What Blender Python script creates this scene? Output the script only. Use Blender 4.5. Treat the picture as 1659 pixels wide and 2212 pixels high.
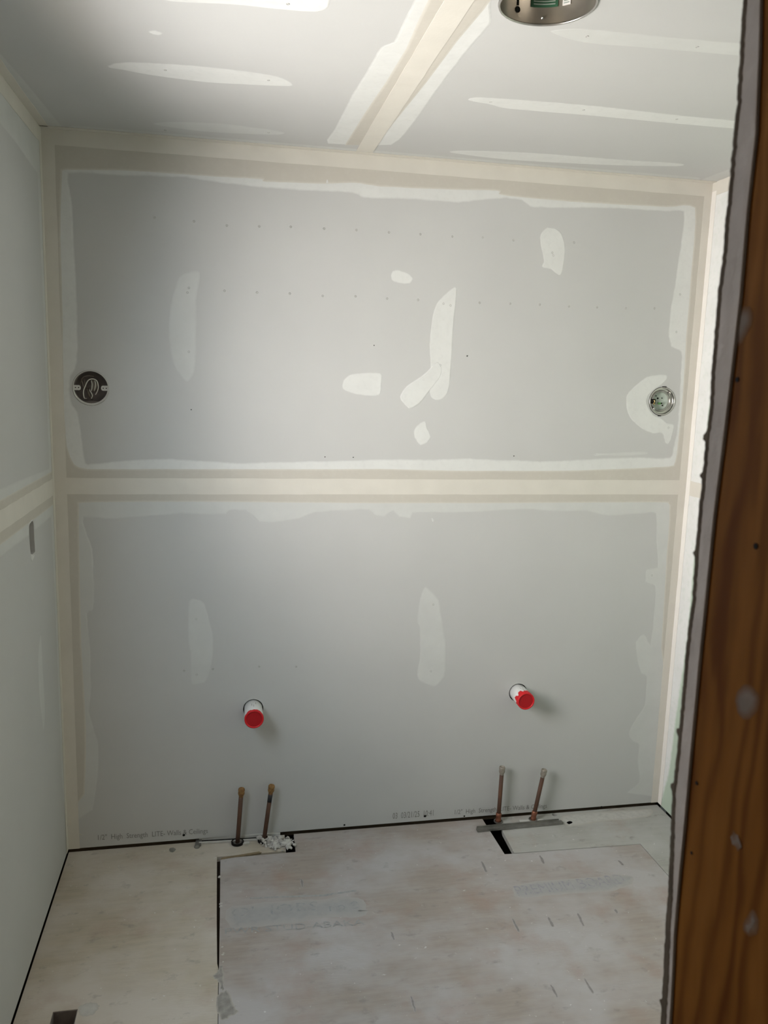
import bpy, bmesh, math, random
from mathutils import Vector, Matrix, noise
from mathutils.geometry import delaunay_2d_cdt

random.seed(7)
for o in list(bpy.data.objects): bpy.data.objects.remove(o)
SC = bpy.context.scene
COL = SC.collection

# ------------------------------------------------------------------ camera
F, YAW, PIT, ROL = 1744.352, 0.196958, -0.1626885, 0.0283217      # focal length in pixels of a 1659 x 2212 frame
CAM = Vector((0.513536, -2.596697, 1.569826))
W, H, ZJ = 2.1276, 2.252, 1.220                                    # room width, height, board joint
fw = Vector((math.sin(YAW)*math.cos(PIT), math.cos(YAW)*math.cos(PIT), math.sin(PIT)))
rt0 = Vector((math.cos(YAW), -math.sin(YAW), 0)); up0 = rt0.cross(fw)
rt = rt0*math.cos(ROL) + up0*math.sin(ROL); up = up0*math.cos(ROL) - rt0*math.sin(ROL)
cd = bpy.data.cameras.new('camera'); cam = bpy.data.objects.new('camera', cd); COL.objects.link(cam)
m = Matrix((rt, up, -fw)).transposed().to_4x4(); m.translation = CAM; cam.matrix_world = m
cd.sensor_fit = 'VERTICAL'; cd.sensor_height = 24.0; cd.lens = F*24.0/2212.0
cd.clip_start = 0.02
cd.dof.use_dof = True; cd.dof.focus_distance = 2.5; cd.dof.aperture_fstop = 14.0
SC.camera = cam

# ------------------------------------------------------------------ light
wd = bpy.data.worlds.new('sky'); SC.world = wd; wd.use_nodes = True
wn = wd.node_tree.nodes; wl = wd.node_tree.links
sky = wn.new('ShaderNodeTexSky'); sky.sky_type = 'HOSEK_WILKIE'; sky.turbidity = 4.0
sky.sun_direction = Vector((0.6, -0.5, 0.6)).normalized()
wl.new(sky.outputs[0], wn['Background'].inputs[0]); wn['Background'].inputs[1].default_value = 0.35
WY0, WY1, WZ0, WZ1 = -1.40, -0.72, 0.98, 1.90                      # window opening in the left wall
def area(name, loc, target, sx, sy, power, col):
    l = bpy.data.lights.new(name, 'AREA'); l.shape = 'RECTANGLE'; l.size = sx; l.size_y = sy
    l.energy = power; l.color = col
    o = bpy.data.objects.new(name, l); COL.objects.link(o); o.location = loc
    o.rotation_euler = (Vector(target) - Vector(loc)).to_track_quat('-Z', 'Y').to_euler()
    return o
# daylight entering by the window of the left wall: cool sky light falling in, warm light thrown up by the sunlit ground outside
wy, wz = (WY0+WY1)/2, (WZ0+WZ1)/2
l1 = area('window_sky_light', (-0.09, wy, wz), (1, wy+0.05, wz-0.30), WY1-WY0-0.04, WZ1-WZ0-0.04, 18.0, (0.765, 0.885, 1.0)); l1.data.spread = math.radians(160)
l2 = area('window_ground_light', (-0.08, wy, wz), (1, wy+0.16, wz+0.20), WY1-WY0-0.04, WZ1-WZ0-0.04, 25.0, (1.0, 0.895, 0.79)); l2.data.spread = math.radians(120)
# warm fill light added in the unseen hallway to lift the ambient level
area('added_hall_fill_light', (0.9, -3.3, H-0.06), (0.9, -3.3, 0), 0.3, 0.3, 10.0, (1.0, 0.74, 0.50))
SC.view_settings.view_transform = 'Standard'; SC.view_settings.look = 'None'
SC.view_settings.gamma = 1.0; SC.view_settings.use_curve_mapping = False
SC.view_settings.exposure = -0.1

# ------------------------------------------------------------------ pixel -> world
def hit(px, ax, val):
    d = fw*F + rt*(px[0]-829.5) - up*(px[1]-1106.0)
    t = (val - CAM[ax])/d[ax]
    return CAM + d*t
def pb(L, y=0.0): return [(p.x, p.z) for p in (hit(q, 1, y) for q in L)]       # back wall  (x, z)
def pc(L): return [(p.x, p.y) for p in (hit(q, 2, H) for q in L)]              # ceiling    (x, y)
def pf(L): return [(p.x, p.y) for p in (hit(q, 2, 0.0) for q in L)]            # floor      (x, y)
def pl(L): return [(p.y, p.z) for p in (hit(q, 0, 0.0) for q in L)]            # left wall  (y, z)
def zoomed(L, ox, oy, s): return [(ox + a*s, oy + b*s) for a, b in L]

# plane frames: origin, u, v, outward normal
FB = (Vector((0,0,0)), Vector((1,0,0)), Vector((0,0,1)), Vector((0,-1,0)))
FC = (Vector((0,0,H)), Vector((1,0,0)), Vector((0,1,0)), Vector((0,0,-1)))
FF = (Vector((0,0,0)), Vector((1,0,0)), Vector((0,1,0)), Vector((0,0,1)))
FL = (Vector((0,0,0)), Vector((0,1,0)), Vector((0,0,1)), Vector((1,0,0)))
FR = (Vector((W,0,0)), Vector((0,1,0)), Vector((0,0,1)), Vector((-1,0,0)))
def to3(fr, p, h): return fr[0] + fr[1]*p[0] + fr[2]*p[1] + fr[3]*h

# ------------------------------------------------------------------ materials
MATS = {}
def mat(name, col, rough=0.8, metal=0.0, var=0.0, vscale=6.0, bump=0.0, bscale=200.0, col2=None, stretch=(1,1,1), spec=0.3, cov=None):
    if name in MATS: return MATS[name]
    M = bpy.data.materials.new(name); M.use_nodes = True
    N = M.node_tree.nodes; L = M.node_tree.links; B = N['Principled BSDF']
    B.inputs['Roughness'].default_value = rough; B.inputs['Metallic'].default_value = metal
    B.inputs['Specular IOR Level'].default_value = spec
    tc = N.new('ShaderNodeTexCoord'); mp = N.new('ShaderNodeMapping'); mp.inputs['Scale'].default_value = stretch
    L.new(tc.outputs['Object'], mp.inputs[0])
    out = None
    rgb = N.new('ShaderNodeRGB'); rgb.outputs[0].default_value = (*col, 1); out = rgb.outputs[0]
    if var > 0 or col2:
        nz = N.new('ShaderNodeTexNoise'); nz.inputs['Scale'].default_value = vscale; nz.inputs['Detail'].default_value = 6
        L.new(mp.outputs[0], nz.inputs[0])
        rp = N.new('ShaderNodeMapRange'); rp.inputs[1].default_value = 0.3; rp.inputs[2].default_value = 0.7
        L.new(nz.outputs[0], rp.inputs[0])
        mx = N.new('ShaderNodeMix'); mx.data_type = 'RGBA'
        c2 = col2 or tuple(c*(1-var) for c in col)
        mx.inputs[6].default_value = (*col, 1); mx.inputs[7].default_value = (*c2, 1)
        L.new(rp.outputs[0], mx.inputs[0]); out = mx.outputs[2]
    if cov:                                                        # thin feathered rim lets the board show through
        at = N.new('ShaderNodeAttribute'); at.attribute_name = 'cov'
        n2 = N.new('ShaderNodeTexNoise'); n2.inputs['Scale'].default_value = 60; L.new(tc.outputs['Object'], n2.inputs[0])
        ad = N.new('ShaderNodeMath'); ad.operation = 'ADD'; L.new(at.outputs['Fac'], ad.inputs[0])
        sb = N.new('ShaderNodeMath'); sb.operation = 'SUBTRACT'; sb.inputs[1].default_value = 0.5; L.new(n2.outputs[0], sb.inputs[0])
        ml = N.new('ShaderNodeMath'); ml.operation = 'MULTIPLY'; ml.inputs[1].default_value = 0.8; L.new(sb.outputs[0], ml.inputs[0])
        L.new(ml.outputs[0], ad.inputs[1]); ad.use_clamp = True
        mx = N.new('ShaderNodeMix'); mx.data_type = 'RGBA'; mx.inputs[6].default_value = (*cov, 1)
        L.new(out, mx.inputs[7]); L.new(ad.outputs[0], mx.inputs[0]); out = mx.outputs[2]
    L.new(out, B.inputs['Base Color'])
    if bump > 0:
        nb = N.new('ShaderNodeTexNoise'); nb.inputs['Scale'].default_value = bscale; nb.inputs['Detail'].default_value = 4
        L.new(mp.outputs[0], nb.inputs[0])
        bp = N.new('ShaderNodeBump'); bp.inputs['Strength'].default_value = bump; bp.inputs['Distance'].default_value = 0.002
        L.new(nb.outputs[0], bp.inputs['Height']); L.new(bp.outputs[0], B.inputs['Normal'])
    MATS[name] = M
    return M
BOARD = (0.548, 0.548, 0.54)
GREEN = (0.50, 0.59, 0.49)
M_board = mat('grey_drywall_paper', BOARD, 0.9, var=0.05, vscale=3, bump=0.08, bscale=500)
M_green = mat('green_drywall_paper', GREEN, 0.9, var=0.08, vscale=5)
M_mud = mat('white_joint_compound', (0.70, 0.705, 0.69), 0.85, var=0.06, vscale=14, bump=0.12, bscale=90, cov=BOARD)
M_thin = mat('thin_joint_compound', (0.61, 0.615, 0.60), 0.85, var=0.05, vscale=14, cov=BOARD)
M_greenmud = mat('compound_over_green_board', (0.78, 0.785, 0.775), 0.85, var=0.06, vscale=14, cov=GREEN)  # lighter than the other compound: direct light on this wall is in the colour
M_beige = mat('beige_joint_compound', (0.555, 0.525, 0.47), 0.85, var=0.05, vscale=10, bump=0.1, bscale=90, cov=(0.62, 0.60, 0.55))
M_tape = mat('cream_paper_tape', (0.68, 0.65, 0.59), 0.85, var=0.06, vscale=12, stretch=(1,1,1), bump=0.1, bscale=160)
M_gyps = mat('grey_gypsum_core', (0.60, 0.54, 0.51), 0.95, var=0.2, vscale=40, bump=0.5, bscale=150)
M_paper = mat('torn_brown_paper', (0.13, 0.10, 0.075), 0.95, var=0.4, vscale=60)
M_dark = mat('dark_cavity_wood', (0.05, 0.035, 0.025), 0.95, var=0.4, vscale=12)
M_frame = mat('old_framing_lumber', (0.10, 0.075, 0.05), 0.9, var=0.4, vscale=12)
M_steel = mat('galvanized_steel', (0.36, 0.35, 0.33), 0.45, 0.8, var=0.35, vscale=30)
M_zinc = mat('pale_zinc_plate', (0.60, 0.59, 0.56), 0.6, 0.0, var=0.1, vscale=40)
M_boxin = mat('dull_box_interior', (0.24, 0.21, 0.195), 0.7, 0.2, var=0.4, vscale=30)
M_chrome = mat('bright_steel_ring', (0.62, 0.60, 0.57), 0.28, 0.9, var=0.2, vscale=60)
M_plate = mat('greenish_grey_plate', (0.46, 0.52, 0.46), 0.6, 0.0, var=0.25, vscale=50)
M_black = mat('black_hole', (0.008, 0.007, 0.006), 0.9)
M_wire = mat('white_wire_jacket', (0.62, 0.60, 0.54), 0.6)
M_wireb = mat('bare_dull_wire', (0.20, 0.17, 0.14), 0.5)
M_brass = mat('brass', (0.55, 0.40, 0.18), 0.35, 0.9)
M_pvc = mat('white_pvc', (0.80, 0.80, 0.79), 0.4, spec=0.5)
M_red = mat('red_plastic_cap', (0.62, 0.012, 0.018), 0.45, spec=0.4)
M_redd = mat('red_plastic_disc', (0.42, 0.004, 0.010), 0.5, spec=0.4)
M_copper = mat('tarnished_copper', (0.14, 0.068, 0.042), 0.6, 0.2, col2=(0.08, 0.052, 0.042), vscale=40, stretch=(1,1,0.3))
M_copperb = mat('bright_copper_fitting', (0.32, 0.13, 0.08), 0.42, 0.5, var=0.35, vscale=50)
M_rustcap = mat('brown_brass_cap', (0.34, 0.20, 0.075), 0.55, 0.2, col2=(0.17, 0.08, 0.03), vscale=120)
M_greycap = mat('grey_tinned_cap', (0.40, 0.36, 0.31), 0.45, 0.5, var=0.3, vscale=120)
M_blackpaint = mat('black_marker_band', (0.03, 0.03, 0.032), 0.6)
M_ink = mat('grey_stamp_ink', (0.24, 0.235, 0.22), 0.9)
M_can = mat('can_light_aluminium', (0.50, 0.46, 0.40), 0.32, 0.85, var=0.25, vscale=14)
M_glabel = mat('green_label', (0.035, 0.11, 0.06), 0.6)
M_wlabel = mat('white_label', (0.75, 0.73, 0.70), 0.6)
M_lines = mat('label_print', (0.30, 0.36, 0.31), 0.6)
M_white = mat('white_painted_wood', (0.75, 0.74, 0.71), 0.5)
M_hall = mat('hallway_plaster', (0.55, 0.44, 0.33), 0.9)
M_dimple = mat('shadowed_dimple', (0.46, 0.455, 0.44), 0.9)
M_crumb = mat('white_compound_crumbs', (0.58, 0.56, 0.53), 0.95, var=0.2, vscale=40)
M_patina = mat('grey_putty', (0.24, 0.235, 0.21), 0.9, var=0.3, vscale=60)

def plywood(name, base, dust, seed):
    M = bpy.data.materials.new(name); M.use_nodes = True
    N = M.node_tree.nodes; L = M.node_tree.links; B = N['Principled BSDF']
    B.inputs['Roughness'].default_value = 0.9; B.inputs['Specular IOR Level'].default_value = 0.2
    tc = N.new('ShaderNodeTexCoord')
    def nz(scale, detail, st, off=0.0):
        mp = N.new('ShaderNodeMapping'); mp.inputs['Scale'].default_value = st; mp.inputs['Location'].default_value = (seed+off, seed*2.3, 0)
        L.new(tc.outputs['Object'], mp.inputs[0])
        n = N.new('ShaderNodeTexNoise'); n.inputs['Scale'].default_value = scale; n.inputs['Detail'].default_value = detail
        n.inputs['Roughness'].default_value = 0.6
        L.new(mp.outputs[0], n.inputs[0]); return n.outputs[0]
    def rng(s, a, b, c=0.0, d=1.0):
        r = N.new('ShaderNodeMapRange'); r.inputs[1].default_value = a; r.inputs[2].default_value = b
        r.inputs[3].default_value = c; r.inputs[4].default_value = d; L.new(s, r.inputs[0]); return r.outputs[0]
    def mix(f, a, b):
        x = N.new('ShaderNodeMix'); x.data_type = 'RGBA'
        L.new(f, x.inputs[0])
        for k, c in ((6, a), (7, b)):
            if isinstance(c, tuple): x.inputs[k].default_value = (*c, 1)
            else: L.new(c, x.inputs[k])
        return x.outputs[2]
    grain = rng(nz(9, 5, (1, 7, 1)), 0.35, 0.7)
    c = mix(grain, base, tuple(v*0.84 for v in base))
    c = mix(rng(nz(3.2, 4, (1, 1.3, 1), 5), 0.40, 0.62), c, dust)                                # plaster dust
    c = mix(rng(nz(5, 5, (1, 1, 1), 11), 0.54, 0.72, 0, 0.5), c, (0.36, 0.25, 0.20))            # rusty stains
    c = mix(rng(nz(18, 4, (1, 1.5, 1), 17), 0.60, 0.74, 0, 0.6), c, (0.24, 0.225, 0.21))         # dark scuffs
    c = mix(rng(nz(60, 2, (1, 1, 1), 23), 0.70, 0.76, 0, 0.7), c, (0.70, 0.70, 0.69))            # white specks
    L.new(c, B.inputs['Base Color'])
    bp = N.new('ShaderNodeBump'); bp.inputs['Strength'].default_value = 0.25; bp.inputs['Distance'].default_value = 0.003
    L.new(nz(40, 4, (1, 5, 1), 3), bp.inputs['Height']); L.new(bp.outputs[0], B.inputs['Normal'])
    return M
M_ply1 = plywood('dusty_tan_plywood', (0.50, 0.445, 0.36), (0.56, 0.52, 0.47), 1.0)
M_ply2 = plywood('dusty_grey_plywood', (0.40, 0.35, 0.315), (0.46, 0.44, 0.44), 4.0)
M_ply3 = plywood('pale_grey_patch_plywood', (0.43, 0.42, 0.39), (0.47, 0.465, 0.45), 9.0)

def jambwood():
    M = bpy.data.materials.new('amber_stained_stud'); M.use_nodes = True
    N = M.node_tree.nodes; L = M.node_tree.links; B = N['Principled BSDF']
    B.inputs['Roughness'].default_value = 0.7; B.inputs['Specular IOR Level'].default_value = 0.06
    tc = N.new('ShaderNodeTexCoord'); mp = N.new('ShaderNodeMapping'); mp.inputs['Scale'].default_value = (1, 1, 0.22)
    L.new(tc.outputs['Object'], mp.inputs[0])
    wv = N.new('ShaderNodeTexWave'); wv.wave_type = 'BANDS'; wv.bands_direction = 'Y'
    for k_, v_ in (('Scale', 22), ('Distortion', 14.0), ('Detail', 3), ('Detail Scale', 1.1), ('Detail Roughness', 0.55)): wv.inputs[k_].default_value = v_
    L.new(mp.outputs[0], wv.inputs[0])
    n2 = N.new('ShaderNodeTexNoise'); n2.inputs['Scale'].default_value = 150; n2.inputs['Detail'].default_value = 4; L.new(mp.outputs[0], n2.inputs[0])
    n1 = N.new('ShaderNodeTexNoise'); n1.inputs['Scale'].default_value = 14; n1.inputs['Detail'].default_value = 2; L.new(mp.outputs[0], n1.inputs[0])
    ad = N.new('ShaderNodeMath'); ad.operation = 'MULTIPLY_ADD'; ad.inputs[1].default_value = 0.2; L.new(wv.outputs['Fac'], ad.inputs[0]); L.new(n1.outputs[0], ad.inputs[2])
    r = N.new('ShaderNodeValToRGB'); e = r.color_ramp.elements
    e[0].position = 0.36; e[0].color = (0.12, 0.038, 0.005, 1); e[1].position = 0.86; e[1].color = (0.30, 0.128, 0.028, 1)
    k = e.new(0.6); k.color = (0.235, 0.090, 0.015, 1)
    L.new(ad.outputs[0], r.inputs[0])
    x = N.new('ShaderNodeMix'); x.data_type = 'RGBA'; x.blend_type = 'MULTIPLY'; x.inputs[0].default_value = 0.25
    L.new(r.outputs[0], x.inputs[6]); L.new(n2.outputs[0], x.inputs[7]); L.new(x.outputs[2], B.inputs['Base Color'])
    return M
M_jamb = jambwood()
M_smudge = mat('dried_plaster_smear', (0.24, 0.19, 0.16), 0.9, var=0.3, vscale=60, cov=(0.155, 0.066, 0.02))

# ------------------------------------------------------------------ mesh helpers
def add(name, me, material, parent=None, smooth=False):
    o = bpy.data.objects.new(name, me); COL.objects.link(o)
    if material and not me.materials: me.materials.append(material)
    if parent: o.parent = parent
    if smooth:
        for p in me.polygons: p.use_smooth = True
    return o
def pydata(verts, faces):
    me = bpy.data.meshes.new('mesh'); me.from_pydata([tuple(v) for v in verts], [], faces); me.update(); return me
def thing(name, label, cat, loc=(0,0,0), group=None, kind=None):
    o = bpy.data.objects.new(name, None); COL.objects.link(o); o.location = loc; o.empty_display_size = 0.05
    return tag(o, label, cat, group, kind)
def tag(o, label, cat, group=None, kind=None):
    o['label'] = label; o['category'] = cat
    if group: o['group'] = group
    if kind: o['kind'] = kind
    return o
def inside(p, loops):
    c = False
    for L in loops:
        j = len(L)-1
        for i in range(len(L)):
            a, b = L[i], L[j]
            if (a[1] > p[1]) != (b[1] > p[1]) and p[0] < (b[0]-a[0])*(p[1]-a[1])/(b[1]-a[1]) + a[0]: c = not c
            j = i
    return c
def tri(loops):
    vs, es = [], []
    for L in loops:
        n0 = len(vs); vs += [Vector(p) for p in L]
        es += [(n0+i, n0+(i+1) % len(L)) for i in range(len(L))]
    V, E_, Fs, *_ = delaunay_2d_cdt(vs, es, [], 0, 1e-7)
    return V, [f for f in Fs if inside(sum((V[i] for i in f), Vector((0,0)))/len(f), loops)]
def orient(verts, faces, n, sign=1):
    out = []
    for f in faces:
        a, b, c = (verts[i] for i in f[:3])
        out.append(tuple(f) if (b-a).cross(c-a).dot(n)*sign > 0 else tuple(reversed(f)))
    return out
def prism(loops, fr, h0, h1):
    V2, T = tri(loops)
    top = [to3(fr, p, h1) for p in V2]; bot = [to3(fr, p, h0) for p in V2]; n = len(top)
    faces = orient(top+bot, T, fr[3]) + orient(top+bot, [tuple(i+n for i in f) for f in T], fr[3], -1)
    vs = top + bot
    for L in loops:
        k = len(vs); m_ = len(L)
        vs += [to3(fr, p, h1) for p in L] + [to3(fr, p, h0) for p in L]
        ar = sum(L[i][0]*L[(i+1) % m_][1] - L[(i+1) % m_][0]*L[i][1] for i in range(m_))
        for i in range(m_):
            j = (i+1) % m_
            faces.append((k+i, k+j, k+m_+j, k+m_+i))
    me = pydata(vs, faces)
    bm = bmesh.new(); bm.from_mesh(me); bmesh.ops.remove_doubles(bm, verts=bm.verts, dist=1e-6)
    bmesh.ops.recalc_face_normals(bm, faces=bm.faces); bm.to_mesh(me); bm.free()
    return me
def signed(L): return sum(L[i][0]*L[(i+1) % len(L)][1] - L[(i+1) % len(L)][0]*L[i][1] for i in range(len(L)))
def offset(L, d):                                                  # d > 0 shrinks the loop
    s = 1 if signed(L) > 0 else -1; n = len(L); out = []
    for i in range(n):
        a, b, c = Vector(L[i-1]), Vector(L[i]), Vector(L[(i+1) % n])
        e1, e2 = (b-a), (c-b)
        if e1.length < 1e-9 or e2.length < 1e-9: out.append(tuple(b)); continue
        e1.normalize(); e2.normalize()
        nn = Vector((-e1.y-e2.y, e1.x+e2.x))
        if nn.length < 1e-6: out.append(tuple(b)); continue
        nn.normalize()
        k = d / max(0.5, nn.dot(Vector((-e1.y, e1.x))))
        out.append(tuple(b + nn*s*k))
    return out
def smooth(L, n=4, jit=0.0008, tension=0.5):
    out = []; m_ = len(L); P = [Vector(p) for p in L]
    for i in range(m_):
        p0, p1, p2, p3 = P[i-1], P[i], P[(i+1) % m_], P[(i+2) % m_]
        for k in range(n):
            t = k/n
            q = 0.5*((2*p1) + (p2-p0)*t + (2*p0-5*p1+4*p2-p3)*t*t + (3*p1-p0-3*p2+p3)*t**3)
            lin = p1.lerp(p2, t); q = lin.lerp(q, tension*1.6 if tension < 0.6 else 1)
            out.append((q.x + random.uniform(-jit, jit), q.y + random.uniform(-jit, jit)))
    return out
def mud(loops, fr, h0, h1, rim):
    """a thin coat: flat top, feathered rim falling to the surface along every edge"""
    ins = [offset(L, rim if i == 0 else -rim) for i, L in enumerate(loops)]
    V2, T = tri(ins)
    vs = [to3(fr, p, h1) for p in V2]; cov = [1.0]*len(vs); faces = orient(vs, T, fr[3])
    for L, I in zip(loops, ins):
        k = len(vs); n = len(L)
        vs += [to3(fr, p, h0) for p in L] + [to3(fr, p, h1) for p in I]; cov += [0.0]*n + [1.0]*n
        q = [(k+i, k+(i+1) % n, k+n+(i+1) % n, k+n+i) for i in range(n)]
        faces += orient(vs, q, fr[3])
    me = pydata(vs, faces)
    a = me.attributes.new('cov', 'FLOAT', 'POINT'); a.data.foreach_set('value', cov)
    return me
def rect(a, b, c, d): return [(a, c), (b, c), (b, d), (a, d)]
def circle(cx, cy, r, n=40, sq=1.0): return [(cx + r*math.cos(2*math.pi*i/n), cy + r*sq*math.sin(2*math.pi*i/n)) for i in range(n)]
def box(a, b, c, d, e, f, bev=0.0):
    bm = bmesh.new(); bmesh.ops.create_cube(bm, size=1)
    for v in bm.verts: v.co = Vector(((a+b)/2 + v.co.x*(b-a), (c+d)/2 + v.co.y*(d-c), (e+f)/2 + v.co.z*(f-e)))
    if bev: bmesh.ops.bevel(bm, geom=bm.edges[:], offset=bev, segments=2, affect='EDGES')
    me = bpy.data.meshes.new('mesh'); bm.to_mesh(me); bm.free(); return me
def lathe(prof, axis=Vector((0,0,1)), org=Vector((0,0,0)), n=32, close=False):
    ax = Vector(axis).normalized(); u = ax.orthogonal().normalized(); v = ax.cross(u); org = Vector(org)
    vs = [org + ax*z + (u*math.cos(2*math.pi*i/n) + v*math.sin(2*math.pi*i/n))*r for r, z in prof for i in range(n)]
    fs = [(k*n+i, k*n+(i+1) % n, (k+1)*n+(i+1) % n, (k+1)*n+i) for k in range(len(prof)-1) for i in range(n)]
    if close: fs += [tuple(reversed(range(n))), tuple(range((len(prof)-1)*n, len(prof)*n))]
    me = pydata(vs, fs)
    bm = bmesh.new(); bm.from_mesh(me); bmesh.ops.recalc_face_normals(bm, faces=bm.faces); bm.to_mesh(me); bm.free()
    return me
def tube(pts, r, n=10, sub=5):
    P = [Vector(p) for p in pts]; Q = []
    if len(P) > 2:
        for i in range(len(P)-1):
            p0, p1, p2, p3 = P[max(i-1, 0)], P[i], P[i+1], P[min(i+2, len(P)-1)]
            for k in range(sub):
                t = k/sub; Q.append(0.5*((2*p1) + (p2-p0)*t + (2*p0-5*p1+4*p2-p3)*t*t + (3*p1-p0-3*p2+p3)*t**3))
        Q.append(P[-1])
    else: Q = P
    vs = []; u = None
    for i, q in enumerate(Q):
        t = (Q[min(i+1, len(Q)-1)] - Q[max(i-1, 0)]).normalized()
        u = (t.orthogonal() if u is None else (u - t*u.dot(t))).normalized(); v = t.cross(u)
        vs += [q + (u*math.cos(2*math.pi*j/n) + v*math.sin(2*math.pi*j/n))*r for j in range(n)]
    fs = [(i*n+j, i*n+(j+1) % n, (i+1)*n+(j+1) % n, (i+1)*n+j) for i in range(len(Q)-1) for j in range(n)]
    fs += [tuple(reversed(range(n))), tuple(range((len(Q)-1)*n, len(Q)*n))]
    return pydata(vs, fs)
def torus(org, axis, R, r, n=48, m_=10, sq=1.0):
    ax = Vector(axis).normalized(); u = ax.orthogonal().normalized(); v = ax.cross(u)
    return tube_closed([Vector(org) + u*R*math.cos(2*math.pi*i/n) + v*R*sq*math.sin(2*math.pi*i/n) for i in range(n)], ax, r, m_)
def tube_closed(Q, ax, r, m_=10):
    n = len(Q); vs = []; c = sum(Q, Vector())/n
    for q in Q:
        e = (q-c).normalized()
        vs += [q + (e*math.cos(2*math.pi*j/m_) + ax*math.sin(2*math.pi*j/m_))*r for j in range(m_)]
    fs = [(i*m_+j, i*m_+(j+1) % m_, ((i+1) % n)*m_+(j+1) % m_, ((i+1) % n)*m_+j) for i in range(n) for j in range(m_)]
    return pydata(vs, fs)
def text_mesh(s, width, height, fr, org, h, slant=0.0):
    cu = bpy.data.curves.new('txt', 'FONT'); cu.body = s; cu.resolution_u = 2
    o = bpy.data.objects.new('txt', cu); COL.objects.link(o)
    dg = bpy.context.evaluated_depsgraph_get(); me = bpy.data.meshes.new_from_object(o.evaluated_get(dg))
    bpy.data.objects.remove(o)
    xs = [v.co.x for v in me.vertices]; ys = [v.co.y for v in me.vertices]
    x0, x1, y0, y1 = min(xs), max(xs), min(ys), max(ys)
    for v in me.vertices:
        a = (v.co.x-x0)/(x1-x0)*width; b = (v.co.y-y0)/(y1-y0)*height
        v.co = to3(fr, (org[0]+a, org[1]+b+a*slant), h)
    me.update(); return me

# ------------------------------------------------------------------ outlines taken from the photograph
up_hole = [(149,375),(243,379),(396,384),(490,397),(554,404),(648,412),(762,417),(786,428),(850,430),(900,432),(991,438),(1034,434),(1094,429),(1128,433),(1145,447),(1192,450),(1278,449),(1364,452),(1436,457),(1477,458),
           (1469,536),(1461,590),(1455,631),(1446,685),(1444,726),(1450,750),(1471,761),(1470,807),(1466,880),(1462,930),(1455,965),(1447,988),(1380,987),(1300,990),(1246,993),(1166,996),(1112,993),(1068,993),(1014,990),(934,992),(867,991),(800,993),
           (668,996),(521,999),(415,994),(356,990),(280,993),(204,1000),(185,1000),(177,947),(169,892),(158,876),(152,856),(151,836),(154,814),(163,796),(168,770),(168,694),(163,567),(156,441)]
up_beige = [(143,367),(287,369),(400,377),(490,383),(564,387),(574,393),(707,397),(767,395),(821,403),(957,409),(1075,412),(1078,420),(1124,426),(1235,436),(1321,441),(1441,447),(1501,449),
            (1493,590),(1482,726),(1474,861),(1464,960),(1455,1005),(1400,1010),(1246,1016),(1023,1017),(820,1013),(542,1013),(331,1013),(190,1013),(160,1003),(145,964),(138,875),(136,694),(131,513),(134,379)]
low_gray = [(183,1803),(200,1750),(211,1680),(213,1609),(206,1584),(193,1538),(197,1486),(195,1397),(190,1348),(188,1325),(202,1316),(204,1263),(199,1186),(184,1143),(182,1119),
            (247,1122),(323,1117),(390,1110),(449,1112),(487,1111),(496,1103),(529,1104),(546,1114),(559,1128),(593,1129),(643,1122),(677,1109),(732,1104),(795,1103),(813,1115),(831,1116),(849,1104),(862,1117),(887,1120),(891,1109),(916,1107),(1001,1108),(1121,1101),(1201,1105),(1268,1105),(1317,1115),(1389,1109),(1416,1110),
            (1418,1177),(1421,1224),(1396,1229),(1394,1257),(1406,1262),(1416,1268),(1412,1330),(1405,1390),(1392,1368),(1373,1386),(1377,1432),(1385,1455),(1397,1462),(1392,1524),(1368,1561),(1357,1586),(1366,1601),(1380,1608),(1377,1647),(1380,1690),(1354,1713),(1378,1727)]
low_beige = [(179,1803),(183,1715),(186,1574),(176,1397),(172,1221),(171,1095),(183,1085),(415,1084),(626,1086),(820,1087),(1023,1087),(1415,1085),(1446,1092),(1440,1200),(1428,1400),(1408,1700)]
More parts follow.
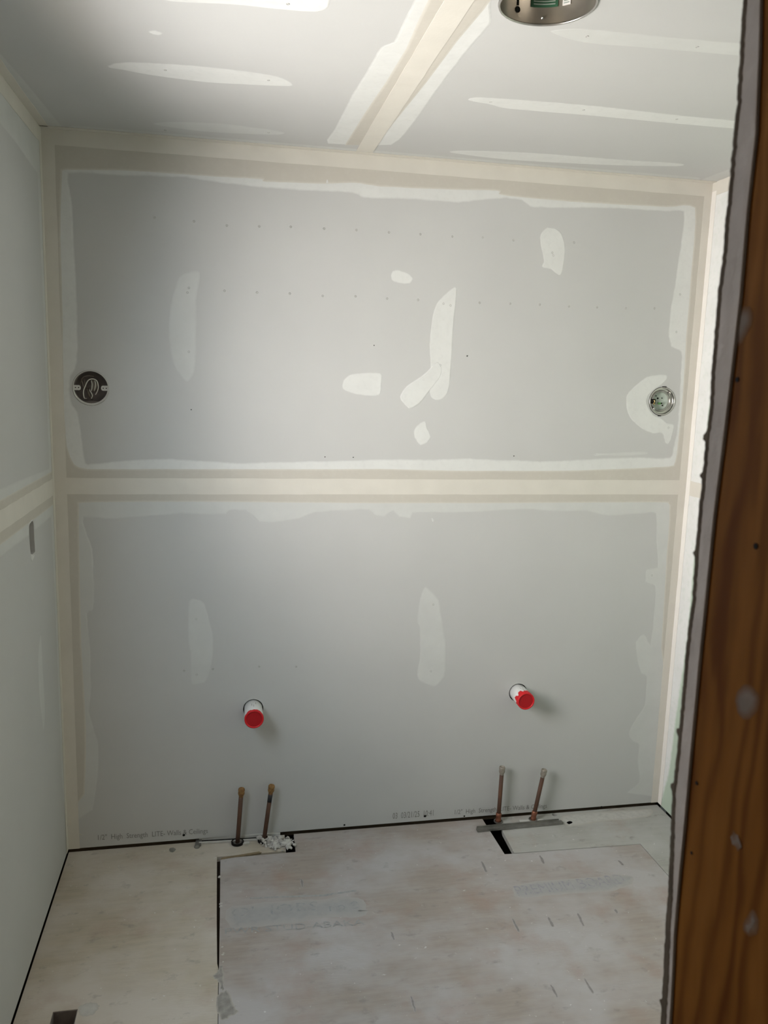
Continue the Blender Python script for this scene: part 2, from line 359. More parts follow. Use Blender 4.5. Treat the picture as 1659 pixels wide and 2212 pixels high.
patches_back = {
  'thin_a': ([(432,588),(425,650),(424,760),(420,805),(405,825),(390,812),(372,780),(364,720),(368,660),(384,605),(400,590)], 'thin'),
  'a': (zoomed([(475,422),(540,445),(570,478),(550,510),(500,512),(440,495),(425,465),(440,430)],700,440,.3376), 'mud'),
  'b': (zoomed([(1430,150),(1510,175),(1545,280),(1530,420),(1505,460),(1450,420),(1395,405),(1405,360),(1380,215)],700,440,.3376), 'mud'),
  'c': (zoomed([(850,540),(830,780),(805,1160),(770,1240),(720,1258),(680,1230),(670,1120),(680,1040),(675,900),(690,740),(720,640),(790,565)],700,440,.3376), 'mud'),
  'd': (zoomed([(180,1090),(360,1082),(368,1150),(350,1228),(200,1220),(120,1185),(125,1130)],700,440,.3376), 'mud'),
  'e': (zoomed([(650,1390),(660,1430),(685,1490),(660,1530),(615,1545),(580,1500),(575,1450),(610,1405)],700,440,.3376), 'mud'),
  'f': (zoomed([(720,1010),(755,1050),(745,1110),(660,1220),(610,1280),(550,1312),(510,1280),(485,1235),(530,1165),(640,1090)],700,440,.3376), 'mud2'),
  'g': (zoomed([(270,280),(480,250),(600,340),(700,700),(770,950),(775,1350),(720,1700),(620,1950),(450,2000),(310,1980),(290,1400),(245,1000)],380,1270,.104), 'thin'),
  'h': (zoomed([(500,230),(640,340),(750,480),(800,750),(870,1200),(885,1500),(860,1870),(700,2060),(560,2040),(380,1950),(350,1800),(400,1500),(390,1000),(350,850),(400,450)],860,1240,.1175), 'thin'),
  'i': (zoomed([(980,240),(700,260),(560,330),(330,540),(270,650),(275,850),(350,1030),(560,1220),(750,1300),(880,1290),(930,1330),(960,1450),(1020,1490),(1080,1400),(1130,1150),(1000,1100),(900,1020),(750,950),(640,750),(680,600),(830,470),(900,430),(1000,330)],1320,780,.1206), 'mud'),
  'j': ([(1280,982),(1340,977),(1394,975),(1396,982),(1340,985)], 'thin'),
  'k': ([(932,1118),(937,1122),(936,1128),(932,1125)], 'mud'),
  'l': ([(704,386),(709,386),(711,396),(703,397)], 'mud2'),
}
patches_ceil = {
  'a': ([(232,145),(245,137),(290,134),(400,140),(520,152),(600,165),(632,180),(625,186),(560,184),(450,178),(330,163),(270,152)], 'mud'),
  'b': ([(350,0),(500,10),(620,22),(680,26),(705,20),(712,8),(706,-14),(600,-30),(340,-44)], 'mud'),
  'c': ([(320,68),(335,65),(352,72),(345,76),(330,74)], 'mud'),
  'd': ([(330,268),(370,263),(470,266),(570,278),(615,286),(600,291),(520,289),(420,282)], 'thin'),
  'e': ([(1190,70),(1210,63),(1270,62),(1400,75),(1540,88),(1640,98),(1640,122),(1500,112),(1380,102),(1260,92)], 'thin'),
  'f': ([(1012,217),(1030,210),(1140,216),(1300,230),(1480,250),(1640,266),(1640,281),(1470,268),(1300,252),(1100,235),(1060,226)], 'mud'),
  'g': ([(975,330),(1000,325),(1150,330),(1350,345),(1470,353),(1460,359),(1300,356),(1100,345)], 'mud'),
}
MUDS = {'mud': (M_mud, 0.0007), 'mud2': (M_mud, 0.0012), 'thin': (M_thin, 0.0006)}

# ================================================================== SETTING
TH = 0.0127
YF = -2.2465; XJ = 0.740                                            # room face of the front wall, jamb plane
HY = -4.2                                                          # far end of the hallway

# ---- back wall
wb = thing('wall_back', 'back wall of grey drywall boards with taped joints and white filler patches', 'wall', kind='structure')
bL = pb([(196,838)])[0]; bR = pb([(1430,867)])[0]
v1 = pb([(547,1531)])[0]; v2 = pb([(1119,1496)])[0]
up_board = prism([rect(0, W, ZJ+0.001, H-0.004), circle(*bL, 0.0535), circle(*bR, 0.0500)], FB, -TH, 0)
add('drywall_sheet', up_board, M_board, wb)
lowb = add('drywall_sheet', prism([rect(0, W, 0.011, ZJ-0.001), circle(*v1, 0.0335), circle(*v2, 0.0335)], FB, -TH, 0), M_board, wb)
add('sole_plate', box(0, W, TH+0.001, TH+0.09, -0.012, 0.026), M_frame, wb)
add('stud_backing', box(-0.1, W+0.1, 0.14, 0.16, -0.2, H+0.1), M_dark, wb)
zf = 0.012
R0 = rect(0.0, W, ZJ-0.12, H)
# feathered white coats (upper ring round the top board; lower U round the lower board)
lowg = pb(low_gray); lowb_ = pb(low_beige)
uh = smooth(pb(up_hole), 4, 0.0012, 0.3)
lower = [(0, ZJ), (0, lowg[0][1]-0.002)] + [(0.02, lowg[0][1]-0.004)] + smooth(lowg, 3, 0.0012, 0.3)[:-3] + [(W-0.03, lowg[-1][1]+0.001), (W, lowg[-1][1]), (W, ZJ)]
add('joint_compound', mud([rect(0, W, ZJ, H), uh], FB, 0.00005, 0.0006, 0.006), M_mud, wb)
add('joint_compound', mud([lower], FB, 0.00005, 0.0006, 0.005), M_thin, wb)
ub = smooth(pb(up_beige), 4, 0.0006, 0.3)
add('joint_compound', mud([rect(0, W, ZJ, H), ub], FB, 0.0007, 0.0011, 0.006), M_beige, wb)
lb = [(0, ZJ), (0, lowb_[0][1])] + smooth(lowb_, 3, 0.0005, 0.3)[:-3] + [(W, lowb_[-1][1]), (W, ZJ)]
add('joint_compound', mud([lb], FB, 0.0007, 0.0011, 0.006), M_beige, wb)
def wavy(a, b, lo, hi, n=40, j=0.0008):
    return [(a+(b-a)*i/n, lo+random.uniform(-j, j)) for i in range(n+1)] + [(b+(a-b)*i/n, hi+random.uniform(-j, j)) for i in range(n+1)]
add('paper_tape', prism([wavy(0.03, W-0.02, ZJ-0.0255, ZJ+0.0255)], FB, 0.0008, 0.0018), M_tape, wb)
add('paper_tape', prism([wavy(0.0, W, H-0.045, H-0.0005)], FB, 0.0008, 0.0019), M_tape, wb)
def wavyv(u0, u1, a, b, n=40, j=0.0007):
    return [(u0+random.uniform(-j, j), a+(b-a)*i/n) for i in range(n+1)] + [(u1+random.uniform(-j, j), b+(a-b)*i/n) for i in range(n+1)]
add('paper_tape', prism([wavyv(0.0005, 0.037, 0.011, H-0.04)], FB, 0.0008, 0.0021), M_tape, wb)
add('paper_tape', prism([wavyv(W-0.029, W-0.0005, 0.011, H-0.04)], FB, 0.0008, 0.0021), M_tape, wb)
for k, (L, kd) in patches_back.items():
    mm, hh = MUDS[kd]
    add('filler_patch', mud([smooth(pb(L), 5, 0.0006, 0.5)], FB, 0.00005, hh, 0.004 if kd != 'thin' else 0.006), mm, wb)
# fastener dimples and pin holes
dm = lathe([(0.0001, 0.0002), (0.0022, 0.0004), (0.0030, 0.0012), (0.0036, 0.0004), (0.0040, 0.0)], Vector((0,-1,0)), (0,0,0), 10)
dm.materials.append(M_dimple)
rowA = [(334,470),(419,478),(490,487),(560,489),(628,490),(700,494),(770,497),(840,502),(908,506),(977,511),(1043,513),(1109,519),(1240,524)]
rowB = [(405,632),(408,622),(485,628),(555,632),(626,634),(697,639),(768,640),(836,645),(903,648),(958,656),(973,660),(1036,654),(1102,656),(1166,658),(1229,662),(1290,664),(1352,666),(1414,666)]
rest = [(408,760),(951,789),(915,820),(936,1306),(931,1450),(424,1337),(425,1457),(398,1449),(1461,717),(1469,636),(1408,1243),(1444,924),(460,1445),(560,1440),(640,1440),(1195,552),(1193,546)]
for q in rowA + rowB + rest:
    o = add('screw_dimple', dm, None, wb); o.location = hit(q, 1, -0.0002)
pin = lathe([(0.0001, 0.0005), (0.0026, 0.0009), (0.0034, 0.0002)], Vector((0,-1,0)), (0,0,0), 10); pin.materials.append(M_black)
for q, s in [((397,1804),1.3),((744,1782),1.0),((918,1763),1.3),((1003,1763),0.9),((1299,1743),1.0),((808,746),0.5),((1009,769),0.6),((413,885),0.5),((702,987),0.5),((763,988),0.5),((1110,985),0.5)]:
    o = add('nail_hole', pin, None, wb); o.location = hit(q, 1, -0.0012); o.scale = (s, 1, s)
# the factory stamp along the bottom edge of the lower board
def stamp(s, p0, p1, hpx):
    a, b = (hit(q, 1, 0) for q in (p0, p1)); t = hit((p0[0], p0[1]-hpx), 1, 0)
    w_ = (b-a).x
    add('printed_text', text_mesh(s, w_, t.z-a.z, FB, (a.x, a.z), 0.0005, (b.z-a.z)/w_), M_ink, lowb)
stamp('1/2"  High  Strength  LITE- Walls & Ceilings', (212,1818), (449,1803), 15)
stamp('03  03/21/25  10:41', (848,1769), (936,1762), 13)
stamp('1/2"  High  Strength  LITE- Walls & Ceilings', (982,1762), (1181,1748), 13)

# ---- left wall with switch slot and window opening
wl_ = thing('wall_left', 'left wall of grey drywall with a taped joint', 'wall', kind='structure')
slot_px = zoomed([(346,1290),(365,1262),(381,1245),(398,1262),(404,1310),(412,1480),(420,1612),(396,1640),(368,1640),(352,1480)],0,900,.1808)
slot = smooth(pl(slot_px), 2, 0.0006, 0.3)
win = rect(WY0, WY1, WZ0, WZ1)
lw_low = ZJ-0.001
add('drywall_sheet', prism([[(HY,ZJ+.001),(WY0,ZJ+.001),(WY0,WZ1),(WY1,WZ1),(WY1,ZJ+.001),(0,ZJ+.001),(0,H-.004),(HY,H-.004)]], FL, -TH, 0), M_board, wl_)
add('drywall_sheet', prism([[(HY,.008),(0,.008),(0,lw_low),(WY1,lw_low),(WY1,WZ0),(WY0,WZ0),(WY0,lw_low),(HY,lw_low)], slot], FL, -TH, 0), M_board, wl_)
add('sole_plate', box(-TH-0.09, -TH-0.001, HY, 0, -0.012, 0.02), M_frame, wl_)
add('stud_backing', prism([rect(HY, 0.16, -0.2, H+0.1), rect(WY0, WY1, WZ0, WZ1)], FL, -0.16, -0.14), M_dark, wl_)
# joint band from the corner to the window
yL = WY1
_sp = pl(slot_px); _a, _b, _t = max(p[0] for p in _sp)+.002, min(p[0] for p in _sp)-.002, max(p[1] for p in _sp)+.002
notchL = [(_a+.004,ZJ-.088),(_a,_t-.01),(_a-.004,_t),(_b+.003,_t-.003),(_b,_t-.02),(_b-.004,ZJ-.088)]
add('joint_compound', mud([[(0,H),(0,.011),(-0.055,.30),(-0.05,.8),(-0.06,ZJ-.085),*notchL,(yL+.01,ZJ-.082),(yL+.01,ZJ+.075),(-0.4,ZJ+.07),(-0.06,ZJ+.06),(-0.055,1.6),(-0.06,H-.14),(-0.3,H-.12),(yL,H-.11),(WY0,H-.11),(WY0,H)]], FL, 0.00005, 0.0006, 0.006), M_thin, wl_)
add('joint_compound', mud([[(0,ZJ-.055),(yL+.012,ZJ-.055),(yL+.012,ZJ+.048),(0,ZJ+.048)]], FL, 0.0007, 0.0011, 0.006), M_beige, wl_)
add('paper_tape', prism([wavy(yL+.015, -0.004, ZJ-0.0255, ZJ+0.0255, 20)], FL, 0.0008, 0.0018), M_tape, wl_)
add('paper_tape', prism([wavy(WY0, -0.001, H-0.045, H-0.0005, 30)], FL, 0.0008, 0.0019), M_tape, wl_)
add('paper_tape', prism([wavyv(-0.026, -0.0023, 0.011, H-0.03)], FL, 0.0008, 0.0021), M_tape, wl_)
add('filler_patch', mud([smooth(pl([(88,1367),(82,1414),(83,1470),(86,1518),(94,1580),(97,1538),(95,1490),(92,1438)]), 4, 0.0005, 0.5)], FL, 0.00005, 0.0006, 0.006), M_thin, wl_)
add('torn_paper_flake', mud([smooth(pl(zoomed([(366,1640),(392,1650),(412,1640),(405,1680),(378,1735),(366,1700)],0,900,.1808)), 3, 0.0006, 0.3)], FL, 0.0001, 0.0016, 0.003), M_mud, wl_)
add('torn_paper_flake', mud([smooth(pl(zoomed([(340,1330),(340,1280),(362,1240),(384,1225),(400,1250),(384,1248),(362,1270),(348,1290)],0,900,.1808)), 3, 0.0004, 0.3)], FL, 0.0001, 0.0012, 0.0015), M_mud, wl_)

# ---- window in the left wall, just outside the picture
wi = thing('window_1', 'white framed window in the left wall', 'window', kind='structure')
fr_o = rect(WY0, WY1, WZ0, WZ1); fr_i = rect(WY0+.025, WY1-.025, WZ0+.025, WZ1-.025)
add('window_frame', prism([fr_o, fr_i], FL, -0.14, -0.10), M_white, wi)
add('sash_bar', prism([rect(WY0+.02, WY1-.02, wz-.015, wz+.015)], FL, -0.135, -0.105), M_white, wi)
M_pane = bpy.data.materials.new('clear_pane'); M_pane.use_nodes = True; _b = M_pane.node_tree.nodes['Principled BSDF']; _b.inputs['Transmission Weight'].default_value = 1.0; _b.inputs['Roughness'].default_value = 0.02
for z0_, z1_ in ((WZ0+.02, wz), (wz, WZ1-.02)): add('pane', prism([rect(WY0+.02, WY1-.02, z0_, z1_)], FL, -0.122, -0.118), M_pane, wi)
add('window_reveal', prism([rect(WY0-.002, WY1+.002, WZ0-.002, WZ1+.002), rect(WY0+.002, WY1-.002, WZ0+.002, WZ1-.002)], FL, -0.139, -0.0005), M_white, wi)

# ---- right wall: green board, coated near the corner
wr = thing('wall_right', 'right wall of green drywall mostly coated in white compound', 'wall', kind='structure')
add('drywall_sheet', prism([rect(HY, 0, 0.008, ZJ-.001)], FR, -TH, 0), M_green, wr)
add('drywall_sheet', prism([rect(HY, 0, ZJ+.001, H-.004)], FR, -TH, 0), M_green, wr)
add('stud_backing', prism([rect(HY, 0.16, -0.2, H+0.1)], FR, -0.16, -0.14), M_dark, wr)
rg = [(0,H),(0,.011),(-.03,.04),(-.06,.15),(-.075,.4),(-.10,.7),(-.095,1.0),(-.13,ZJ-.07),(-.5,ZJ-.08),(-.5,ZJ+.08),(-.11,ZJ+.07),(-.10,1.5),(-.15,1.62),(-.15,H-.12),(YF,H-.12),(YF,H)]
add('joint_compound', mud([rg], FR, 0.00005, 0.0006, 0.012), M_greenmud, wr)
add('paper_tape', prism([wavyv(-0.027, -0.0023, 0.011, H-0.03)], FR, 0.0008, 0.0021), mat('brightly_lit_paper_tape', (0.84, 0.81, 0.77), 0.85, var=0.05, vscale=12), wr)  # whiter copy of the tape, with the direct light put into its colour
add('paper_tape', prism([wavy(YF, -0.001, H-0.045, H-0.0005)], FR, 0.0008, 0.0019), M_tape, wr)
add('paper_tape', prism([wavy(-0.5, -0.004, ZJ-0.0255, ZJ+0.0255, 20)], FR, 0.0008, 0.0018), M_tape, wr)

# ---- ceiling
ce = thing('ceiling', 'drywall ceiling with a taped joint and white filler strips', 'ceiling', kind='structure')
P3 = [Vector(p) for p in pc([(1078,10),(1182,53),(1290,5)])]
def circ3(a, b, c):
    d = 2*(a.x*(b.y-c.y)+b.x*(c.y-a.y)+c.x*(a.y-b.y))
    ux = (a.length_squared*(b.y-c.y)+b.length_squared*(c.y-a.y)+c.length_squared*(a.y-b.y))/d
    uy = (a.length_squared*(c.x-b.x)+b.length_squared*(a.x-c.x)+c.length_squared*(b.x-a.x))/d
    return Vector((ux, uy)), (Vector((ux, uy))-a).length
CC, CR = circ3(*P3)
print('can light', CC, CR)
jx = pc([(784,313),(918,127),(1003,3)]); XC = sum(p[0] for p in jx)/3
print('ceiling joint x', jx)
add('drywall_sheet', prism([rect(0, XC-.001, HY, 0)], FC, -TH, 0), M_board, ce)
add('drywall_sheet', prism([rect(XC+.001, W, HY, 0), circle(CC.x, CC.y, CR+.002, 48)], FC, -TH, 0), M_board, ce)
add('joist_backing', prism([rect(-.16, W+.16, HY, .16)], FC, -0.36, -0.34), M_dark, ce)
lj = pc([(707,310),(722,280),(760,205),(800,140),(822,102),(850,90),(880,30),(900,-10)]); rj = pc([(1062,0),(1062,45),(1050,65),(1020,97),(988,138),(941,200),(891,270),(846,313)])
xl = lj[-1][0]; xr = rj[0][0]
cj = smooth(lj + [(xl-.01,-1.2),(xl,-1.7),(xl,YF+.05),(xr,YF+.05),(xr+.01,-1.5),(xr,-1.2)] + rj, 3, 0.001, 0.3)
add('joint_compound', mud([cj], FC, 0.00005, 0.0006, 0.005), M_mud, ce)
jl = pc([(745,313),(787,245),(834,176),(878,103),(906,38),(925,0)]); jr = pc([(812,313),(844,273),(920,179),(988,88),(1046,19)])
add('joint_compound', mud([jl + [(jl[-1][0],YF+.06),(jr[-1][0],YF+.06)] + list(reversed(jr))], FC, 0.0007, 0.0011, 0.006), M_beige, ce)
add('paper_tape', prism([wavyv(XC-.026, XC+.026, YF+.07, -0.03)], FC, 0.0008, 0.0019), M_tape, ce)
per = rect(0, W, YF, 0); peri = [(0.05,YF+.05),(W-.06,YF+.05),(W-.06,-.10),(W-.12,-.055),(XC+.06,-.05),(XC-.06,-.05),(.12,-.05),(.06,-.09)]
add('joint_compound', mud([per, smooth(peri, 6, 0.001, 0.3)], FC, 0.00005, 0.0005, 0.006), M_thin, ce)
add('paper_tape', prism([wavy(0, W, -0.026, -0.0025)], FC, 0.0008, 0.0021), M_tape, ce)
add('paper_tape', prism([wavyv(0.0023, 0.026, YF, -0.02)], FC, 0.0008, 0.0021), M_tape, ce)
for k, (L, kd) in patches_ceil.items():
    mm, hh = MUDS[kd]
    add('filler_patch', mud([smooth(pc(L), 5, 0.0006, 0.5)], FC, 0.00005, hh, 0.004), mm, ce)
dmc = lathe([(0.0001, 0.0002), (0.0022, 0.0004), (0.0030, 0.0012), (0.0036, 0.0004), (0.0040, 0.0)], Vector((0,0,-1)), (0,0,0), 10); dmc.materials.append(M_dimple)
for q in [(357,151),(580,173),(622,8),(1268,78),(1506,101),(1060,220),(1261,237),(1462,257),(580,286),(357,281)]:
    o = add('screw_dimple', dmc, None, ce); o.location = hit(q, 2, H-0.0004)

# ---- front wall with the doorway the camera stands in
wf = thing('wall_front', 'doorway edge of bare gypsum and amber stained stud', 'wall', kind='structure')
FJ = (Vector((XJ,0,0)), Vector((0,1,0)), Vector((0,0,1)), Vector((-1,0,0)))
def pj(L, x=XJ): return [(p.y, p.z) for p in (hit(q, 0, x) for q in L)]
edge_l = [(1608,0),(1603,60),(1600,140),(1592,230),(1585,310),(1577,400),(1571,470),(1562,560),(1553,640),(1547,720),(1540,800),(1534,880),(1526,960),(1519,1040),(1512,1100),(1505,1180),(1496,1290),(1487,1380),(1478,1470),(1470,1560),(1462,1640),(1455,1710),(1452,1780),(1449,1860),(1444,1930),(1439,2000),(1436,2060),(1432,2130),(1428,2212)]
edge_r = [(1641,0),(1639,100),(1631,290),(1613,450),(1597,640),(1580,790),(1560,960),(1541,1110),(1524,1280),(1507,1450),(1493,1600),(1484,1700),(1476,1790),(1467,1880),(1461,1950),(1455,2020),(1452,2090),(1449,2150),(1445,2212)]
el = pj(edge_l); er = pj(edge_r)
zt, zb = el[0][1], el[-1][1]
DZ = 2.04                                                          # door head height
el2 = [(el[0][0], DZ)] + [(y+random.uniform(-.0006,.0006), z) for y, z in el] + [(el[-1][0], 0.012)]
er2 = [(er[0][0], DZ)] + er + [(er[-1][0], 0.012)]
# slab of board from the jamb to the right wall, with the ragged cut edge
ym_f = YF
add('drywall_sheet', box(XJ+0.006, W, YF-TH, YF, 0.01, H), M_board, wf)
add('gypsum_edge', prism([er2 + list(reversed(el2))], FJ, -0.012, 0.0), M_gyps, wf)
rag = []; inn = []
zz = DZ
while zz > 0.02:
    t = next((i for i in range(len(el2)-1) if el2[i][1] >= zz >= el2[i+1][1]), len(el2)-2)
    a, b = el2[t], el2[t+1]; f_ = (a[1]-zz)/max(1e-6, a[1]-b[1]); y0 = a[0]+(b[0]-a[0])*f_
    low = max(0.0, min(1.0, (1.37-zz)/0.10)); nn = noise.noise(Vector((0, 3.1, zz*160))); n2 = noise.noise(Vector((5, 1, zz*420)))
    rag.append((y0 + 0.0004 + 0.0007*nn + 0.0006*n2 + (0.0018 if nn > 0.42 else 0), zz))
    inn.append((y0 - 0.0022 - low*0.0022 + 0.0007*n2 + 0.0005*nn, zz)); zz -= random.uniform(0.0008, 0.0018)
add('torn_paper_edge', prism([rag + list(reversed(inn))], FJ, -0.010, 0.0003), M_paper, wf)
rr = [(y+0.0007, z) for y, z in er2]
ypl = er2[0][0]
add('stud', prism([[(y, z) for y, z in er2] + [(er2[-1][0]-.115, 0.0), (er2[0][0]-.115, DZ)]], FJ, -0.04, -0.0012), M_jamb, wf)
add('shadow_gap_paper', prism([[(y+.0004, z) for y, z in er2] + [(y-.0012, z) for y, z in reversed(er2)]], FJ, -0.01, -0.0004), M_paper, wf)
def jblob(name, L, mt, h=0.0):
    add(name, mud([smooth(pj(L), 4, 0.0003, 0.5)], FJ, -0.0011, -0.0008+h, 0.0045), mt, wf)
jblob('plaster_smear', [(1588,668),(1615,662),(1622,690),(1612,715),(1595,745),(1580,752),(1578,710)], M_smudge)
jblob('plaster_smear', [(1590,1490),(1612,1478),(1635,1500),(1632,1535),(1610,1556),(1592,1545),(1583,1515)], M_smudge)
jblob('plaster_smear', [(1605,1985),(1622,1965),(1634,1990),(1630,2018),(1612,2022),(1600,2008)], M_smudge)
jblob('plaster_smear', [(1577,1795),(1584,1800),(1592,1835),(1588,1838),(1581,1815)], M_smudge)
def nailh(px, r):
    p = pj([px])[0]; add('nail_hole', prism([circle(*p, r, 14)], FJ, -0.002, -0.0008), M_black, wf)
for px, r in [((1628,1180),.0014),((1588,820),.0012),((1501,1692),.0010),((1490,1843),.0008)]: nailh(px, r)
# the rest of the doorway: head and left side
add('header_board', box(0.0, W, YF-TH, YF, DZ, H), M_board, wf)
add('door_header', box(0.0, XJ+.04, YF-.13, YF-TH, DZ, DZ+.09), M_frame, wf)
add('hall_side_board', box(XJ+.002, W, YF-.142, YF-.13, 0, H), M_hall, wf)
# hallway shell behind the camera
hw = tag(add('wall_hall', box(-.1, W+.1, HY-.05, HY, -.05, H+.05), M_hall), 'plaster end wall of the hallway', 'wall', kind='structure')

# ================================================================== FLOOR
fl = thing('floor', 'dusty plywood subfloor with cut seams and open slots', 'floor', kind='structure')
TP = 0.018
g = pf([(474,1855),(477,1950),(481,2080)]); XS = g[0][0]
seam_y = g[2][1]
sl = pf([(1048,1776),(1060,1797),(1092,1845),(1110,1843),(1083,1795)])
xs0 = (sl[1][0]+sl[2][0])/2; ys1 = sl[2][1]; xs1 = sl[3][0]
rx, ry = pf([(1382,1823)])[0]
notch = pf([(640,1838)])[0]; ynt = g[0][1]; xn = notch[0]
vent = pf([(115,2184),(168,2181)]); 
vx0, vx1, vy1 = vent[0][0], vent[1][0], (vent[0][1]+vent[1][1])/2
pipes_px = [(513,1822),(570,1817),(1076,1776),(1151,1772)]
PB = [hit(q, 2, 0.0) for q in pipes_px]
hl = [circle(p.x+.001, p.y, .0125, 16) for p in PB]
left_sheet = [(0.003,-0.001),(xn-.032,-0.001),(xn-.034,ynt+.012),(XS-.008,ynt+.012),(XS-.006,ynt-.3),(XS-.003,seam_y),(XS+.0,seam_y-.02),(XS+.0,HY),(0.003,HY)]
slotl = [(hit(q, 2, 0)).xy[:] for q in [(432,1817),(610,1805),(612,1808),(434,1821)]]
add('plywood_sheet', prism([left_sheet, rect(vx0, vx1, vy1-.26, vy1)] + hl[:2], FF, -TP, 0), M_ply1, fl)
main = [(xn,-0.001),(xs0-.006,-0.001),(xs0,ys1),(xs1+.001,ys1-.002),(rx,ry-.003),(rx+.001,HY),(XS+.0015,HY),(XS+.0015,seam_y-.02),(XS+.002,seam_y),(XS+.003,ynt-.3),(XS+.003,ynt),(xn-.002,ynt+.002)]
M0 = [list(p) for p in main]
add('plywood_sheet', prism([main], FF, -TP, 0), M_ply2, fl)
patch = [(sl[4][0]+.02,-.001),(W-.003,-.001),(W-.003,HY),(rx+.0035,HY),(rx+.0025,ry),(xs1+.002,ys1+.002),(sl[4][0]+.004,-.09),(sl[4][0]+.012,-.05)]
rh = circle(pf([(1204,1768)])[0][0], -.012, .010, 14)
add('plywood_sheet', prism([patch, hl[3], rh], FF, -TP, 0.0), M_ply3, fl)
add('slot_edge_board', box(sl[4][0]-.055, sl[4][0]-.02, ys1, 0, -.09, -.035), M_frame, fl)
add('subfloor_board', box(-.1, W+.1, HY, .14, -.20, -.16), M_dark, fl)
add('floor_joist', box(XS-.02, XS+.03, HY, 0.1, -.16, -TP-.001), M_dark, fl)
# crumbs of filler bridging the seam
for q in [(478,1951),(478,1957),(480,2045),(481,2062),(481,2078),(475,1893)]:
    p = hit(q, 2, 0); s = 0.005
    bm = bmesh.new(); bmesh.ops.create_icosphere(bm, subdivisions=2, radius=s)
    for v in bm.verts: v.co = Vector((v.co.x*1.3, v.co.y*1.2, v.co.z*.5))*(1+.35*noise.noise(v.co*300+p*50))
    me = bpy.data.meshes.new('mesh'); bm.to_mesh(me); bm.free()
    o = add('seam_filler', me, M_crumb, fl); o.location = (p.x, p.y, -.002)
# smears of compound and dirt on the floor
M_smearg = mat('grey_dirt_smear', (0.345, 0.33, 0.31), 0.9, var=0.3, vscale=60, cov=(0.45, 0.42, 0.38))
M_smearw = mat('white_plaster_smear', (0.56, 0.55, 0.52), 0.9, var=0.2, vscale=60, cov=(0.46, 0.44, 0.40))
def fblob(L, mt, j=0.002, rim=0.006): add('plaster_smear', mud([smooth(pf(L), 5, j, 0.5)], FF, 0.0001, 0.0005, rim), mt, fl)
fblob([(478,2085),(484,2110),(482,2140),(470,2120),(460,2108),(470,2098)], M_smearg)
fblob([(470,2150),(492,2140),(505,2170),(515,2185),(500,2195),(478,2205),(468,2180)], M_smearg)
fblob([(170,2176),(195,2165),(215,2172),(200,2192),(176,2196)], M_smearw)
fblob([(1215,1762),(1320,1752),(1405,1748),(1400,1764),(1300,1775),(1230,1785)], M_smearw, 0.003, 0.012)
fblob([(366,1833),(374,1831),(380,1835),(374,1841),(367,1840)], M_patina, 0.0008, 0.003)
fblob([(1222,1776),(1232,1773),(1239,1777),(1230,1782)], M_patina, 0.0008, 0.003)
M_scr = mat('faint_scratch', (0.30, 0.28, 0.275), 0.9, var=0.3, vscale=90, cov=(0.43, 0.405, 0.395))
# marks left on the sheet: short dark scratches
for a, b in [((1107,1987),(1120,2010)),((1184,1983),(1194,2000)),((1248,1975),(1260,1998)),((1263,2117),(1280,2143)),((1190,2130),(1203,2152)),((1040,1863),(1050,1882)),((1166,1850),(1174,1864)),((1336,1860),(1346,1868)),((1328,1965),(1333,1972)),((888,2155),(896,2182)),((845,2015),(850,2028)),((650,1900),(653,1914))]:
    fblob([(a[0]-2,a[1]),(a[0]+3,a[1]-1),(b[0]+3,b[1]),(b[0]-2,b[1]+2)], M_scr, 0.0012, 0.003)
# worn mill stamps on the main sheet
M_fade = mat('faded_blue_grey_ink', (0.30, 0.32, 0.325), 0.9, col2=(0.425, 0.405, 0.395), vscale=75)
M_fade2 = mat('faded_violet_ink', (0.29, 0.29, 0.33), 0.9, col2=(0.42, 0.40, 0.395), vscale=85)
M_band = mat('bluish_stamp_haze', (0.405, 0.40, 0.40), 0.9, var=0.12, vscale=30, cov=(0.43, 0.41, 0.395))
fblob([(500,1958),(690,1942),(775,1940),(790,1975),(700,1985),(560,2000),(498,2004)], M_band, 0.005, 0.03)
fblob([(1118,1910),(1240,1898),(1355,1890),(1368,1905),(1330,1922),(1230,1930),(1120,1940)], M_band, 0.004, 0.02)
def fstamp(s, p0, p1, p2, mt):
    a, b, c = (hit(q, 2, 0) for q in (p0, p1, p2)); w_ = (b-a).x
    add('worn_stamp', text_mesh(s, w_, (c-a).y, FF, (a.x, a.y), 0.0009, (b.y-a.y)/w_), mt, fl)
fstamp("O'  JOBS", (500,1988), (690,1972), (500,1962), M_fade)
fstamp("no 8", (712,1969), (776,1963), (712,1952), M_fade)
fstamp("PWR STUD-ABAKA", (486,2019), (788,1998), (486,2006), M_fade)
fstamp("PREMIUM BOARD", (1120,1936), (1355,1908), (1120,1914), M_fade2)
lineA = pf([(540,1942),(700,1936),(770,1925),(770,1922),(700,1932),(540,1939)])
add('pencil_line', prism([lineA], FF, 0.0001, 0.0004), M_fade, fl)

